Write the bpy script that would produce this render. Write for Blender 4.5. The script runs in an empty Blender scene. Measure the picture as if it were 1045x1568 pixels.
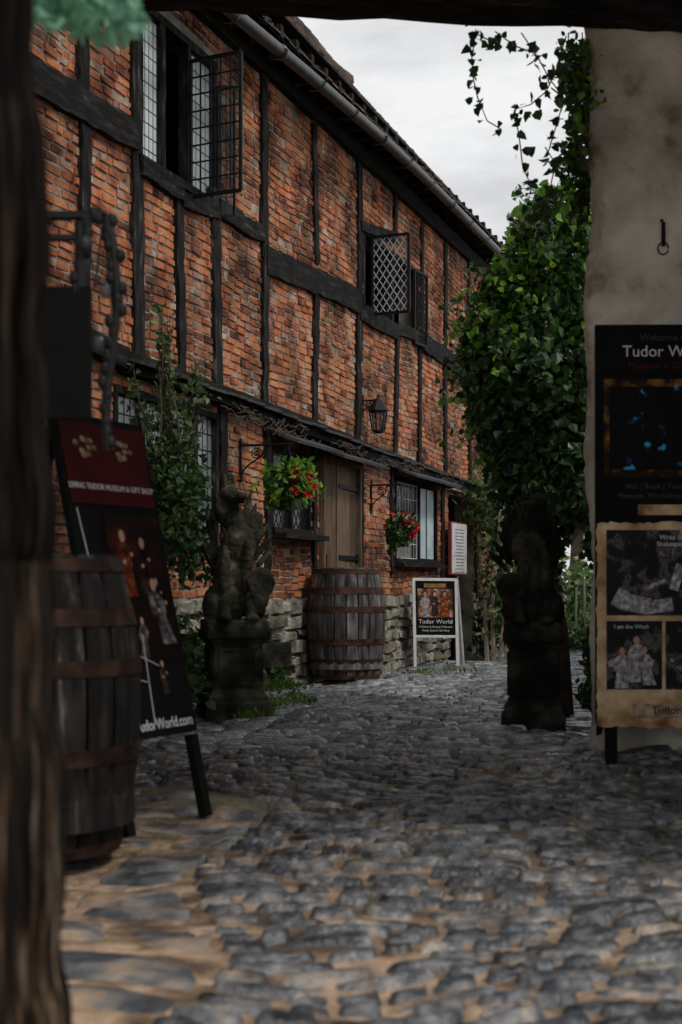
import bpy, math, random
import numpy as np
from mathutils import Vector, Matrix
random.seed(7); rng=np.random.default_rng(7)
C=bpy.context.scene
F=2200.0; HZ=890.0; H=0.95; CX=522.5
def g(y):
    return 0.0 if y<14 else (-0.024*(y-14) if y<22 else -0.192)
def at(px,py,d): return Vector(((px-CX)*d/F, d, H+(HZ-py)*d/F))
TH=math.atan(.3307); CT=math.cos(TH); ST=math.sin(TH)
def W(px,py,n=0.0):      # point on the house front (n = distance proud of wall): local u, z
    Y=(5.05-n/CT)*F/(1250-px); X=(px-CX)/F*Y
    return ((X+5.05)*ST+Y*CT, H+(HZ-py)*Y/F)
# ---------------------------------------------------------------- materials
def M(name,cols,rough=.7,scale=6,rnd=.5,bump=.3,bscale=40,metal=0,stretch=(1,1,1),dirt=0.0,dscale=.8,trans=0.0,spec=.5,detail=6,lime=None,bdist=.01):
    m=bpy.data.materials.new(name); m.use_nodes=True; nt=m.node_tree; N=nt.nodes; L=nt.links
    b=N['Principled BSDF']; b.inputs['Roughness'].default_value=rough; b.inputs['Metallic'].default_value=metal
    b.inputs['Specular IOR Level'].default_value=spec
    tc=N.new('ShaderNodeTexCoord'); mp=N.new('ShaderNodeMapping'); mp.inputs['Scale'].default_value=stretch
    L.new(tc.outputs['Object'],mp.inputs[0])
    no=N.new('ShaderNodeTexNoise'); no.inputs['Scale'].default_value=scale; no.inputs['Detail'].default_value=detail
    L.new(mp.outputs[0],no.inputs['Vector'])
    mr=N.new('ShaderNodeMapRange'); mr.inputs[1].default_value=.3; mr.inputs[2].default_value=.7; mr.inputs[3].default_value=0; mr.inputs[4].default_value=1-rnd
    L.new(no.outputs['Fac'],mr.inputs[0])
    ge=N.new('ShaderNodeNewGeometry'); ml=N.new('ShaderNodeMath'); ml.operation='MULTIPLY_ADD'; ml.inputs[1].default_value=rnd
    L.new(ge.outputs['Random Per Island'],ml.inputs[0]); L.new(mr.outputs[0],ml.inputs[2])
    cr=N.new('ShaderNodeValToRGB'); e=cr.color_ramp.elements
    while len(e)<len(cols): e.new(.5)
    for i,(p,c) in enumerate(cols): e[i].position=p; e[i].color=(*c,1)
    L.new(ml.outputs[0],cr.inputs[0]); col=cr.outputs[0]
    if lime:
        n4=N.new('ShaderNodeTexNoise'); n4.inputs['Scale'].default_value=lime[1]; n4.inputs['Detail'].default_value=9; n4.inputs['Roughness'].default_value=.7
        L.new(tc.outputs['Object'],n4.inputs['Vector'])
        m4=N.new('ShaderNodeMapRange'); m4.inputs[1].default_value=lime[2]; m4.inputs[2].default_value=lime[2]+.12; m4.inputs[3].default_value=0; m4.inputs[4].default_value=lime[3]
        L.new(n4.outputs['Fac'],m4.inputs[0])
        x4=N.new('ShaderNodeMix'); x4.data_type='RGBA'; L.new(m4.outputs[0],x4.inputs[0]); L.new(col,x4.inputs[6]); x4.inputs[7].default_value=(*lime[0],1); col=x4.outputs[2]
    if dirt>0:
        n2=N.new('ShaderNodeTexNoise'); n2.inputs['Scale'].default_value=dscale; n2.inputs['Detail'].default_value=8
        L.new(tc.outputs['Object'],n2.inputs['Vector'])
        m2=N.new('ShaderNodeMapRange'); m2.inputs[1].default_value=.38; m2.inputs[2].default_value=.58; m2.inputs[3].default_value=1-dirt; m2.inputs[4].default_value=1.0
        L.new(n2.outputs['Fac'],m2.inputs[0])
        mx=N.new('ShaderNodeMix'); mx.data_type='RGBA'; mx.blend_type='MULTIPLY'; mx.inputs[0].default_value=1
        L.new(col,mx.inputs[6]); L.new(m2.outputs[0],mx.inputs[7]); col=mx.outputs[2]
    L.new(col,b.inputs['Base Color'])
    if bump>0:
        n3=N.new('ShaderNodeTexNoise'); n3.inputs['Scale'].default_value=bscale; n3.inputs['Detail'].default_value=6
        L.new(mp.outputs[0],n3.inputs['Vector'])
        bp=N.new('ShaderNodeBump'); bp.inputs['Strength'].default_value=bump; bp.inputs['Distance'].default_value=bdist
        L.new(n3.outputs['Fac'],bp.inputs['Height']); L.new(bp.outputs[0],b.inputs['Normal'])
    if trans>0:
        t=N.new('ShaderNodeBsdfTranslucent'); L.new(col,t.inputs[0]); mi=N.new('ShaderNodeMixShader'); mi.inputs[0].default_value=trans
        L.new(b.outputs[0],mi.inputs[1]); L.new(t.outputs[0],mi.inputs[2]); L.new(mi.outputs[0],N['Material Output'].inputs[0])
    return m
brick=M('brick',[(0,(.03,.018,.016)),(.16,(.10,.04,.028)),(.3,(.32,.095,.045)),(.48,(.56,.18,.072)),(.64,(.62,.25,.11)),(.76,(.38,.21,.14)),(.86,(.6,.44,.33)),(1,(.74,.67,.58))],.9,5,.48,1,45,dirt=.78,dscale=1.5,lime=((.52,.44,.38),2.4,.54,.65),spec=.2)
mortar=M('mortar',[(0,(.18,.155,.13)),(1,(.5,.44,.37))],.95,5,0,.5,60,dirt=.6,dscale=1.3,spec=.2)
oak=M('black_timber',[(0,(.003,.003,.003)),(.5,(.009,.008,.008)),(.8,(.035,.033,.03)),(1,(.15,.14,.13))],.85,7,.2,.9,30,stretch=(3,3,.6),spec=.2)
oakh=M('black_timber_rail',[(0,(.003,.003,.003)),(.5,(.009,.008,.008)),(.8,(.03,.028,.026)),(1,(.11,.10,.09))],.85,7,.2,.9,30,stretch=(.6,3,3),spec=.2)
tile=M('roof_tile',[(0,(.03,.02,.016)),(.5,(.11,.066,.045)),(1,(.22,.14,.10))],.85,4,.6,.5,40,dirt=.5)
plst=M('plinth_stone',[(0,(.10,.09,.075)),(.4,(.27,.25,.2)),(.7,(.45,.42,.35)),(1,(.64,.6,.52))],.9,6,.35,1,22,dirt=.7,dscale=2.4,spec=.2,bdist=.03)
iron=M('black_iron',[(0,(.004,.004,.004)),(1,(.012,.012,.013))],.6,20,0,.2,80,spec=.25)
lead=M('pale_lead',[(0,(.45,.47,.48)),(1,(.7,.72,.73))],.6,20,0,0)
dark=M('dark_interior',[(0,(.005,.005,.006)),(1,(.012,.011,.01))],.9,3,0,0,spec=.1)
curtain=M('net_curtain',[(0,(.45,.5,.52)),(1,(.85,.9,.9))],.6,4,0,.2,20,stretch=(8,1,.6))
palepane=M('pale_blue_panel',[(0,(.4,.52,.56)),(1,(.65,.76,.78))],.35,4,0,0)
door_w=M('weathered_oak_boards',[(0,(.03,.02,.014)),(.5,(.12,.08,.052)),(1,(.26,.18,.12))],.8,6,.45,.9,30,stretch=(5,5,.5),spec=.2)
sett=M('cobble_stone',[(0,(.02,.021,.024)),(.28,(.05,.054,.062)),(.5,(.11,.115,.125)),(.7,(.22,.215,.21)),(.85,(.36,.29,.22)),(1,(.52,.45,.37))],.24,16,.36,1,34,dirt=.6,dscale=6,bdist=.013,lime=((.40,.26,.16),2.6,.56,.55))
sett2=M('mossy_cobble_stone',[(0,(.045,.048,.053)),(.35,(.13,.14,.155)),(.65,(.28,.29,.31)),(1,(.5,.5,.5))],.27,10,.4,1,28,dirt=.5,dscale=4,bdist=.012,lime=((.14,.18,.055),1.4,.57,.6))
slab=M('flagstone',[(0,(.04,.045,.052)),(.35,(.10,.112,.13)),(.6,(.20,.2,.2)),(.8,(.36,.27,.19)),(1,(.5,.38,.27))],.32,5,.25,1,14,dirt=.45,dscale=5,bdist=.025,lime=((.44,.30,.19),1.8,.5,.7))
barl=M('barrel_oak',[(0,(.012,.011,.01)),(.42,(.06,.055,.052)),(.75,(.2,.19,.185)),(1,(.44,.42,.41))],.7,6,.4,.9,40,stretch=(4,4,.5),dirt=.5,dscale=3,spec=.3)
barld=M('shaded_barrel_oak',[(0,(.003,.003,.003)),(.5,(.009,.008,.0075)),(.8,(.03,.027,.025)),(1,(.15,.14,.13))],.7,6,.3,.9,40,stretch=(4,4,.5),dirt=.6,dscale=3,spec=.2)  # darker copy of the barrel oak, shade painted into the near barrel
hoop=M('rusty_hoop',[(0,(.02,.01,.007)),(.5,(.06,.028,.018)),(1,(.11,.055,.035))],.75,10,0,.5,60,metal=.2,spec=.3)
hoopd=M('shaded_rusty_hoop',[(0,(.008,.004,.003)),(.5,(.02,.010,.007)),(1,(.05,.025,.017))],.75,10,0,.5,60,metal=.2,spec=.2)  # rusty hoop darkened the same way, shade painted into its colour
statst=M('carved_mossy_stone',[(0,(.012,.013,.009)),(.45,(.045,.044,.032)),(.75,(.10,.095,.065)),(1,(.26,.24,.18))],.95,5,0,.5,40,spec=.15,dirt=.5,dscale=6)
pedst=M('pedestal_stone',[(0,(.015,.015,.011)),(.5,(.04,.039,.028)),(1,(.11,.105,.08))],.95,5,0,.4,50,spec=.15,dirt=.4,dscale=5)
statdk=M('dark_stone',[(0,(.006,.006,.005)),(.5,(.02,.019,.015)),(1,(.08,.075,.06))],.95,5,0,.4,50,spec=.1)  # darker stone for the second beast and its pedestal
ivy=M('ivy_leaf',[(0,(.010,.028,.010)),(.5,(.028,.072,.018)),(1,(.08,.18,.036))],.38,2,.7,0,trans=.22,spec=.5)
ivyb=M('ivy_leaf_bright',[(0,(.06,.17,.02)),(.6,(.17,.38,.04)),(1,(.42,.6,.07))],.45,2,.7,0,trans=.45,spec=.4)  # brighter leaf colour; on the ivy tree it paints in the lit top
darkleaf=M('shrub_leaf',[(0,(.015,.035,.015)),(.6,(.045,.095,.03)),(1,(.12,.2,.06))],.5,2,.7,0,trans=.25,spec=.3)
hedgeleaf=M('hedge_leaf',[(0,(.08,.13,.05)),(.6,(.2,.28,.10)),(1,(.4,.48,.2))],.6,2,.7,0,trans=.35)
teal=M('fern_leaf',[(0,(.08,.24,.16)),(1,(.3,.6,.42))],.5,2,.7,0,trans=.4)
red=M('red_petal',[(0,(.4,.005,.01)),(1,(.85,.02,.03))],.5,2,.8,0,trans=.2)
whitep=M('white_petal',[(0,(.6,.5,.5)),(1,(.85,.8,.8))],.5,2,.8,0)
bark=M('bark',[(0,(.03,.022,.016)),(1,(.16,.12,.09))],.9,8,.2,.8,40)
moss=M('moss_blades',[(0,(.03,.07,.015)),(.6,(.09,.17,.03)),(1,(.2,.3,.05))],.8,3,.7,0,trans=.3)
white=M('white_paint',[(0,(.5,.52,.53)),(1,(.75,.76,.76))],.5,8,0,.1)
black=M('black_board',[(0,(.0025,.0025,.003)),(1,(.006,.006,.006))],.75,4,0,.1,spec=.12)
redbg=M('poster_red',[(0,(.015,.001,.001)),(1,(.07,.004,.005))],.6,4,0,0,spec=.12)
gold=M('poster_gold',[(0,(.12,.05,.01)),(1,(.4,.22,.06))],.6,12,0,0,spec=.15)
parch=M('parchment',[(0,(.16,.07,.02)),(.5,(.48,.32,.17)),(1,(.72,.58,.38))],.7,7,0,0,spec=.2)
pic=M('poster_photo',[(0,(.004,.004,.005)),(.5,(.012,.012,.014)),(.66,(.10,.09,.085)),(.8,(.02,.015,.015)),(1,(.4,.37,.34))],.6,11,.1,0,spec=.15)
skin=M('printed_skin',[(0,(.3,.15,.10)),(1,(.5,.32,.24))],.6,20,.3,0,spec=.15)
cloth_r=M('printed_red_gown',[(0,(.08,.005,.004)),(.5,(.2,.03,.01)),(1,(.4,.2,.05))],.6,40,.1,0,spec=.12)
cloth_w=M('printed_white_gown',[(0,(.05,.045,.05)),(.5,(.25,.24,.27)),(1,(.6,.58,.58))],.6,40,.1,0,spec=.15)
cloth_k=M('printed_dark_gown',[(0,(.004,.003,.003)),(.5,(.02,.012,.01)),(1,(.09,.05,.03))],.6,24,.2,0,spec=.15)
paper=M('white_print',[(0,(.5,.5,.51)),(1,(.75,.75,.76))],.6,8,0,0,spec=.15)
wash=M('whitewashed_brick',[(0,(.28,.22,.15)),(.32,(.64,.58,.47)),(1,(.86,.82,.72))],.9,4,.1,.9,18,dirt=.42,dscale=1.3,spec=.2,bdist=.03)
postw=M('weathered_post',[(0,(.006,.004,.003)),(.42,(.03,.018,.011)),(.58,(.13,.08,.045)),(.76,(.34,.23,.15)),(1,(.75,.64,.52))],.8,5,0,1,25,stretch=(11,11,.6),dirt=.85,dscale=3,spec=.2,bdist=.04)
postd=M('shaded_post',[(0,(.002,.002,.002)),(.5,(.007,.005,.004)),(1,(.05,.035,.025))],.9,5,0,1,25,stretch=(11,11,.6),spec=.08)  # shade on the upper post is painted in as near-black wood
def glass(name,col,op):
    m=bpy.data.materials.new(name); m.use_nodes=True; N=m.node_tree.nodes; L=m.node_tree.links
    b=N['Principled BSDF']; b.inputs['Base Color'].default_value=(*col,1); b.inputs['Roughness'].default_value=.08
    no=N.new('ShaderNodeTexNoise'); no.inputs['Scale'].default_value=9
    bp=N.new('ShaderNodeBump'); bp.inputs['Strength'].default_value=.25; bp.inputs['Distance'].default_value=.02
    L.new(no.outputs[0],bp.inputs['Height']); L.new(bp.outputs[0],b.inputs['Normal'])
    t=N.new('ShaderNodeBsdfTransparent'); mi=N.new('ShaderNodeMixShader'); mi.inputs[0].default_value=op
    L.new(t.outputs[0],mi.inputs[1]); L.new(b.outputs[0],mi.inputs[2]); L.new(mi.outputs[0],N['Material Output'].inputs[0]); return m
gl=glass('old_glass',(.02,.025,.03),.45); glp=glass('sky_glass',(.7,.77,.79),.9); gls=glass('shop_glass',(.25,.3,.31),.75)  # sky_glass and shop_glass have the sky's reflection painted into their pale colour
def ground_mat():
    m=M('sandy_earth',[(0,(.14,.09,.06)),(.45,(.36,.24,.15)),(.8,(.54,.38,.26)),(1,(.22,.2,.18))],.55,6,0,1,22,bdist=.03,dirt=.5,dscale=6)
    nt=m.node_tree;N=nt.nodes;L=nt.links;b=N['Principled BSDF']
    src=b.inputs['Base Color'].links[0].from_socket
    tc=N.new('ShaderNodeTexCoord'); sx=N.new('ShaderNodeSeparateXYZ'); L.new(tc.outputs['Object'],sx.inputs[0])
    ma=N.new('ShaderNodeMath'); ma.operation='MULTIPLY_ADD'; ma.inputs[1].default_value=.7; L.new(sx.outputs['X'],ma.inputs[0]); L.new(sx.outputs['Y'],ma.inputs[2])
    mr=N.new('ShaderNodeMapRange'); mr.inputs[1].default_value=3.9; mr.inputs[2].default_value=6.6; L.new(ma.outputs[0],mr.inputs[0])
    no=N.new('ShaderNodeTexNoise'); no.inputs['Scale'].default_value=2.2
    cr=N.new('ShaderNodeValToRGB'); e=cr.color_ramp.elements; e[0].position=.45;e[0].color=(.06,.048,.038,1); e[1].position=.62; e[1].color=(.075,.10,.03,1)
    L.new(tc.outputs['Object'],no.inputs[0]); L.new(no.outputs[0],cr.inputs[0])
    mx=N.new('ShaderNodeMix'); mx.data_type='RGBA'; L.new(mr.outputs[0],mx.inputs[0]); L.new(src,mx.inputs[6]); L.new(cr.outputs[0],mx.inputs[7])
    L.new(mx.outputs[2],b.inputs['Base Color']); return m
earth=ground_mat()
# ---------------------------------------------------------------- mesh helpers
def empty(name,loc=(0,0,0),rot=(0,0,0),mw=None):
    o=bpy.data.objects.new(name,None); C.collection.objects.link(o)
    if mw is not None: o.matrix_world=mw
    else: o.location=loc; o.rotation_euler=rot
    o.empty_display_size=.1
    return o
def mk(name,v,f,mat,parent=None,smooth=False):
    me=bpy.data.meshes.new(name); me.from_pydata([tuple(map(float,p)) for p in v],[],f); me.materials.append(mat)
    if smooth: me.polygons.foreach_set('use_smooth',[True]*len(me.polygons))
    me.update(); o=bpy.data.objects.new(name,me); C.collection.objects.link(o)
    if parent: o.parent=parent
    return o
class B:
    def __init__(s): s.v=[]; s.f=[]
    def add(s,v,f):
        k=len(s.v); s.v+= [tuple(p) for p in v]; s.f+=[tuple(i+k for i in q) for q in f]; return s
    def box(s,c,d,R=None):
        v=[Vector((x*d[0]/2,y*d[1]/2,z*d[2]/2)) for x in(-1,1) for y in(-1,1) for z in(-1,1)]
        if R is not None: v=[R@p for p in v]
        v=[p+Vector(c) for p in v]
        return s.add(v,[(0,1,3,2),(4,6,7,5),(0,4,5,1),(2,3,7,6),(0,2,6,4),(1,5,7,3)])
    def tube(s,P,r,seg=6,cap=True):
        P=[Vector(p) for p in P]; n=len(P); v=[]
        rs=r if isinstance(r,(list,tuple)) else [r]*n
        for i,p in enumerate(P):
            t=(P[min(i+1,n-1)]-P[max(i-1,0)]).normalized()
            a=t.cross(Vector((0,0,1)) if abs(t.z)<.9 else Vector((0,1,0))).normalized(); b=t.cross(a)
            for k in range(seg):
                q=2*math.pi*(k+.5)/seg; v.append(p+(a*math.cos(q)+b*math.sin(q))*rs[i])
        f=[(i*seg+k,i*seg+(k+1)%seg,(i+1)*seg+(k+1)%seg,(i+1)*seg+k) for i in range(n-1) for k in range(seg)]
        if cap: f+=[tuple(range(seg))[::-1],tuple((n-1)*seg+k for k in range(seg))]
        return s.add(v,f)
    def lathe(s,prof,c=(0,0,0),seg=24,sq=False):
        v=[];n=len(prof)
        for r,z in prof:
            for k in range(seg):
                a=2*math.pi*(k+(.5 if sq else 0))/seg; v.append((c[0]+r*math.cos(a),c[1]+r*math.sin(a),c[2]+z))
        f=[(i*seg+k,i*seg+(k+1)%seg,(i+1)*seg+(k+1)%seg,(i+1)*seg+k) for i in range(n-1) for k in range(seg)]
        f+=[tuple(range(seg))[::-1],tuple((n-1)*seg+k for k in range(seg))]
        return s.add(v,f)
    def ell(s,c,r,R=None,n=14):
        v=[];m=n//2+1
        for i in range(1,m):
            ph=math.pi*i/m
            for k in range(n):
                a=2*math.pi*k/n; p=Vector((r[0]*math.sin(ph)*math.cos(a),r[1]*math.sin(ph)*math.sin(a),r[2]*math.cos(ph)))
                v.append(p)
        v+= [Vector((0,0,r[2])),Vector((0,0,-r[2]))]
        if R is not None: v=[R@p for p in v]
        v=[p+Vector(c) for p in v]
        f=[(i*n+k,(i+1)*n+k,(i+1)*n+(k+1)%n,i*n+(k+1)%n) for i in range(m-2) for k in range(n)]
        T=len(v)-2; f+=[(T,k,(k+1)%n) for k in range(n)]+[(T+1,(m-2)*n+(k+1)%n,(m-2)*n+k) for k in range(n)]
        return s.add(v,f)
    def quad(s,a,b,c,d): return s.add([a,b,c,d],[(0,1,2,3)])
    def out(s,name,mat,parent=None,smooth=False): return mk(name,s.v,s.f,mat,parent,smooth)
def leaves(name,P,size,mat,parent=None,down=.3,jit=.4,tpl=None):
    P=np.asarray(P,float); n=len(P)
    t=rng.normal(size=(n,3)); t[:,2]-=down*2; t/=np.linalg.norm(t,axis=1)[:,None]
    q=rng.normal(size=(n,3)); s=np.cross(t,q); s/=np.linalg.norm(s,axis=1)[:,None]; nn=np.cross(s,t)
    sz=size*(1+jit*(rng.random(n)*2-1))[:,None]
    tpl=tpl or [(0,0,0),(-.5,.15,.12),(-.36,.6,.1),(0,1,-.08),(.36,.6,.1),(.5,.15,.12)]
    V=np.stack([P+sz*(a*s+b*t+c*nn) for a,b,c in tpl],1).reshape(-1,3)
    f=[];
    for i in range(n): k=i*6; f+=[(k,k+3,k+2,k+1),(k,k+5,k+4,k+3)]
    me=bpy.data.meshes.new(name); me.from_pydata(V.tolist(),[],f); me.materials.append(mat)
    o=bpy.data.objects.new(name,me); C.collection.objects.link(o)
    if parent: o.parent=parent
    return o
SLIM=[(0,0,0),(-.2,.3,.05),(-.16,.7,.05),(0,1,-.1),(.16,.7,.05),(.2,.3,.05)]
def blobs(bl,n,inner=.45,fuzz=.05):
    w=np.array([b[1][0]*b[1][1]*b[1][2] for b in bl])**.7; w/=w.sum(); out=[]
    for b,k in zip(bl,rng.multinomial(n,w)):
        d=rng.normal(size=(k,3)); d/=np.linalg.norm(d,axis=1)[:,None]
        r=(inner+(1-inner)*rng.random(k)**.6)*(1+.2*np.sin(7*d[:,0]+3*d[:,2])*np.cos(5*d[:,1]+b[0][0]*9))+rng.normal(size=k)*fuzz
        out.append(np.array(b[0])+d*r[:,None]*np.array(b[1]))
    return np.concatenate(out)
# ---------------------------------------------------------------- camera, sky, sun
cam=bpy.data.cameras.new('camera'); co=bpy.data.objects.new('camera',cam); C.collection.objects.link(co); C.camera=co
co.location=(0,0,H); co.rotation_euler=(math.pi/2,0,0)
cam.sensor_fit='VERTICAL'; cam.sensor_height=36; cam.sensor_width=24; cam.lens=F/1568*36; cam.shift_y=(HZ-784)/1568; cam.clip_end=1000; cam.clip_start=.05
cam.dof.use_dof=True; cam.dof.focus_distance=14.5; cam.dof.aperture_fstop=3.0
w=bpy.data.worlds.new("World"); C.world=w; w.use_nodes=True; N=w.node_tree.nodes; L=w.node_tree.links; bg=N['Background']
sk=N.new('ShaderNodeTexSky'); sk.sky_type='NISHITA'; sk.sun_disc=False; sk.sun_elevation=math.radians(50); sk.sun_rotation=math.radians(130)
tc=N.new('ShaderNodeTexCoord'); mp=N.new('ShaderNodeMapping'); mp.inputs['Scale'].default_value=(1,1,3.5); mp.inputs['Rotation'].default_value=(0,.25,0)
no=N.new('ShaderNodeTexNoise'); no.inputs['Scale'].default_value=4; no.inputs['Detail'].default_value=8; no.inputs['Roughness'].default_value=.6
cr=N.new('ShaderNodeValToRGB'); e=cr.color_ramp.elements; e[0].position=.38; e[0].color=(5.9,5.95,6.1,1); e[1].position=.6; e[1].color=(8.2,8.2,8.2,1)
mx=N.new('ShaderNodeMix'); mx.data_type='RGBA'; mx.inputs[0].default_value=.95
L.new(tc.outputs['Generated'],mp.inputs[0]); L.new(mp.outputs[0],no.inputs[0]); L.new(no.outputs[0],cr.inputs[0]); L.new(sk.outputs[0],mx.inputs[6]); L.new(cr.outputs[0],mx.inputs[7]); L.new(mx.outputs[2],bg.inputs[0]); bg.inputs[1].default_value=.115
sd=bpy.data.lights.new('sun','SUN'); sd.energy=1.5; sd.angle=math.radians(10); sd.color=(1,.95,.88); so=bpy.data.objects.new('sun',sd); C.collection.objects.link(so)
dv=Vector((math.sin(math.radians(130))*math.cos(math.radians(50)),math.cos(math.radians(130))*math.cos(math.radians(50)),math.sin(math.radians(50))))
so.rotation_euler=dv.to_track_quat('Z','Y').to_euler(); so.location=(10,-5,20)
C.view_settings.view_transform='Standard'; C.view_settings.look='None'; C.view_settings.exposure=0
# ---------------------------------------------------------------- ground
def rowoff(x,y): return .2*math.sin(.75*x+.35*y)+.10*math.sin(1.9*x-.6*y+1)+.03*math.sin(4.6*x+y*1.7)
def undul(x,y): return .02*math.sin(2.1*x+1.3*y)+.014*math.sin(3.7*x-2.3*y)+.008*math.sin(7*x+5*y)
b=B(); ys=[-40,2,14,16,18,20,22,40,400]; xs=[-200,-10,-2,2,10,200]
b.add([(x,y,g(y)-.09) for y in ys for x in xs],[(j*6+i,j*6+i+1,(j+1)*6+i+1,(j+1)*6+i) for j in range(8) for i in range(5)])
gx=np.arange(-6,9,.1); gy=list(np.arange(1.5,10,.08))+list(np.arange(10,34,.25)); n=len(gx)
b.add([(x,y,g(y)-.028+undul(x,y)+random.gauss(0,.004)) for y in gy for x in gx],[(j*n+i,j*n+i+1,(j+1)*n+i+1,(j+1)*n+i) for j in range(len(gy)-1) for i in range(n-1)])
b.out('ground',earth,smooth=True)
def stone(V,Fc,cx,cy,lx,ly,pr,kind):
    nx,ny=9,6; k=len(V); dy=(rowoff(cx+.1,cy)-rowoff(cx-.1,cy))/.2+random.gauss(0,.07 if kind<2 else .1)
    tx=random.gauss(0,.03); ty=random.gauss(.03,.12) if kind==0 else random.gauss(0,.05 if kind==1 else .012)
    if kind==2: tx*=.3
    e=random.uniform(.1,.5) if kind<2 else random.uniform(.0,.25); q=[random.uniform(-.12,.12) for _ in range(4)]; bow=random.gauss(0,.10)
    pk=random.uniform(-.5,.5); ps,pt=((8,2.2),(8,5),(9,8))[kind]
    for j in range(ny):
        t=-1+2*j/(ny-1)
        for i in range(nx):
            s=-1+2*i/(nx-1)
            sx=s*(1-.16*t*t*e)+q[0]*t; sy=t*(1-.3*s*s*e*(1+q[1]*s))+q[2]*s*.4+(bow*s*s if kind<2 else 0)
            hh=pr*(1-abs(s)**ps)*(1-abs(t-pk*(1-t*t))**pt)
            if abs(s)==1 or abs(t)==1: hh=-.03
            x=sx*lx/2; y=sy*ly/2; X=cx+x; Y=cy+y+x*dy
            V.append((X,Y,g(Y)+undul(X,Y)-.03+hh+x*tx+y*ty+random.gauss(0,.0024)))
    for j in range(ny-1):
        for i in range(nx-1):
            a=k+j*nx+i; Fc.append((a,a+1,a+nx+1,a+nx))
V=[];Fc=[];V2=[];F2=[];V3=[];F3=[]
y=2.5
while y<24:
    near=y<8.2
    pitch=(.068+.006*y if near else .125)+random.uniform(-.008,.01)
    xl=max(-2.4,-5.0+.3307*y) if y>7.5 else (-.42-.1*math.sin(3*y)-(max(0,y-6)*1.3))
    x=xl; xr=3.2 if y<9 else 5
    while x<xr:
        l=random.choice([.12,.15,.19,.24,.3,.36])*random.uniform(.8,1.2)*(.9 if near else 1.2)
        if near:
            sp_=.80 if (y+.7*x<4.3) else .9
            if random.random()>.03: stone(V,Fc,x+l/2,y+rowoff(x+l/2,y)+random.gauss(0,.008),l*.98,pitch*random.uniform(sp_-.12,sp_+.1),random.uniform(.016,.034),0)
        else: stone(V3,F3,x+l/2,y+rowoff(x+l/2,y)+random.gauss(0,.007),l*.99,pitch*random.uniform(.82,1.0),random.uniform(.018,.034),0 if random.random()<.7 else 1)
        x+=l
    y+=pitch
mk('cobbled_road',V,Fc,sett,smooth=True); mk('cobbled_road',V3,F3,sett2,smooth=True)
y=2.4
while y<7.8:
    pitch=random.uniform(.2,.36); x=-.40-(max(0,y-6)*1.3)-.1*math.sin(3*y)
    while x>-2.6:
        l=random.uniform(.22,.62); stone(V2,F2,x-l/2,y+rowoff(x,y)*.6+random.uniform(-.03,.03),l*1.0,pitch*random.uniform(.93,1.04),random.uniform(.006,.02),2); x-=l
    y+=pitch
mk('flagstone_pavement',V2,F2,slab,smooth=True)
# ---------------------------------------------------------------- brick house
house=empty('timber_framed_brick_house',(-5.05,0,0),(0,0,math.pi/2-TH))
U0,U1=5.0,23.6; ZT=5.75
def rect(x0,x1,yt,yb):
    return [W(x0,yt)[0],W(x1,yt)[0],W(x0,yb)[1],W(x0,yt)[1]]
oA=[W(208,0)[0],W(330,0)[0],4.06,5.3]
oB=[W(555,0)[0],W(640,0)[0],3.97,4.87]
oC=[W(172,0)[0],W(332,0)[0],1.3,2.36]
oD=rect(414,474,682,815)
oG=[W(487,0)[0],W(545,0)[0],.05,2.22]
oE=[W(604,0)[0],W(668,0)[0],1.18,2.2]
oF=[W(686,0)[0],W(722,0)[0],-.3,2.15]
OP=[oA,oB,oC,oD,oG,oE,oF]
us=sorted(set([U0,U1]+[o[i] for o in OP for i in(0,1)])); zs=sorted(set([-.4,ZT]+[o[i] for o in OP for i in(2,3)]))
b=B()
for i in range(len(us)-1):
    for j in range(len(zs)-1):
        uc=(us[i]+us[i+1])/2; zc=(zs[j]+zs[j+1])/2
        if any(o[0]<uc<o[1] and o[2]<zc<o[3] for o in OP): continue
        b.quad((us[i],0,zs[j]),(us[i+1],0,zs[j]),(us[i+1],0,zs[j+1]),(us[i],0,zs[j+1]))
for o in OP: # reveals
    b.quad((o[0],0,o[2]),(o[0],.25,o[2]),(o[0],.25,o[3]),(o[0],0,o[3])); b.quad((o[1],0,o[2]),(o[1],.25,o[2]),(o[1],.25,o[3]),(o[1],0,o[3]))
    b.quad((o[0],0,o[3]),(o[0],.25,o[3]),(o[1],.25,o[3]),(o[1],0,o[3])); b.quad((o[0],0,o[2]),(o[0],.25,o[2]),(o[1],.25,o[2]),(o[1],0,o[2]))
b.quad((U1,0,-.4),(U1,5,-.4),(U1,5,ZT),(U1,0,ZT)); b.quad((U0,0,-.4),(U0,5,-.4),(U0,5,ZT),(U0,0,ZT)); b.quad((U0,5,-.4),(U1,5,-.4),(U1,5,ZT),(U0,5,ZT))
b.add([(U1,-.1,ZT-.02),(U1,5,ZT-.02),(U1,2.5,9)],[(0,1,2)]); b.add([(U0,-.1,ZT-.02),(U0,5,ZT-.02),(U0,2.5,9)],[(0,1,2)])
b.out('walls',mortar,house)
mk('dark_rooms',[(U0+.1,1.2,-.3),(U1-.1,1.2,-.3),(U1-.1,1.2,5.6),(U0+.1,1.2,5.6)],[(0,1,2,3)],dark,house)
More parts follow.
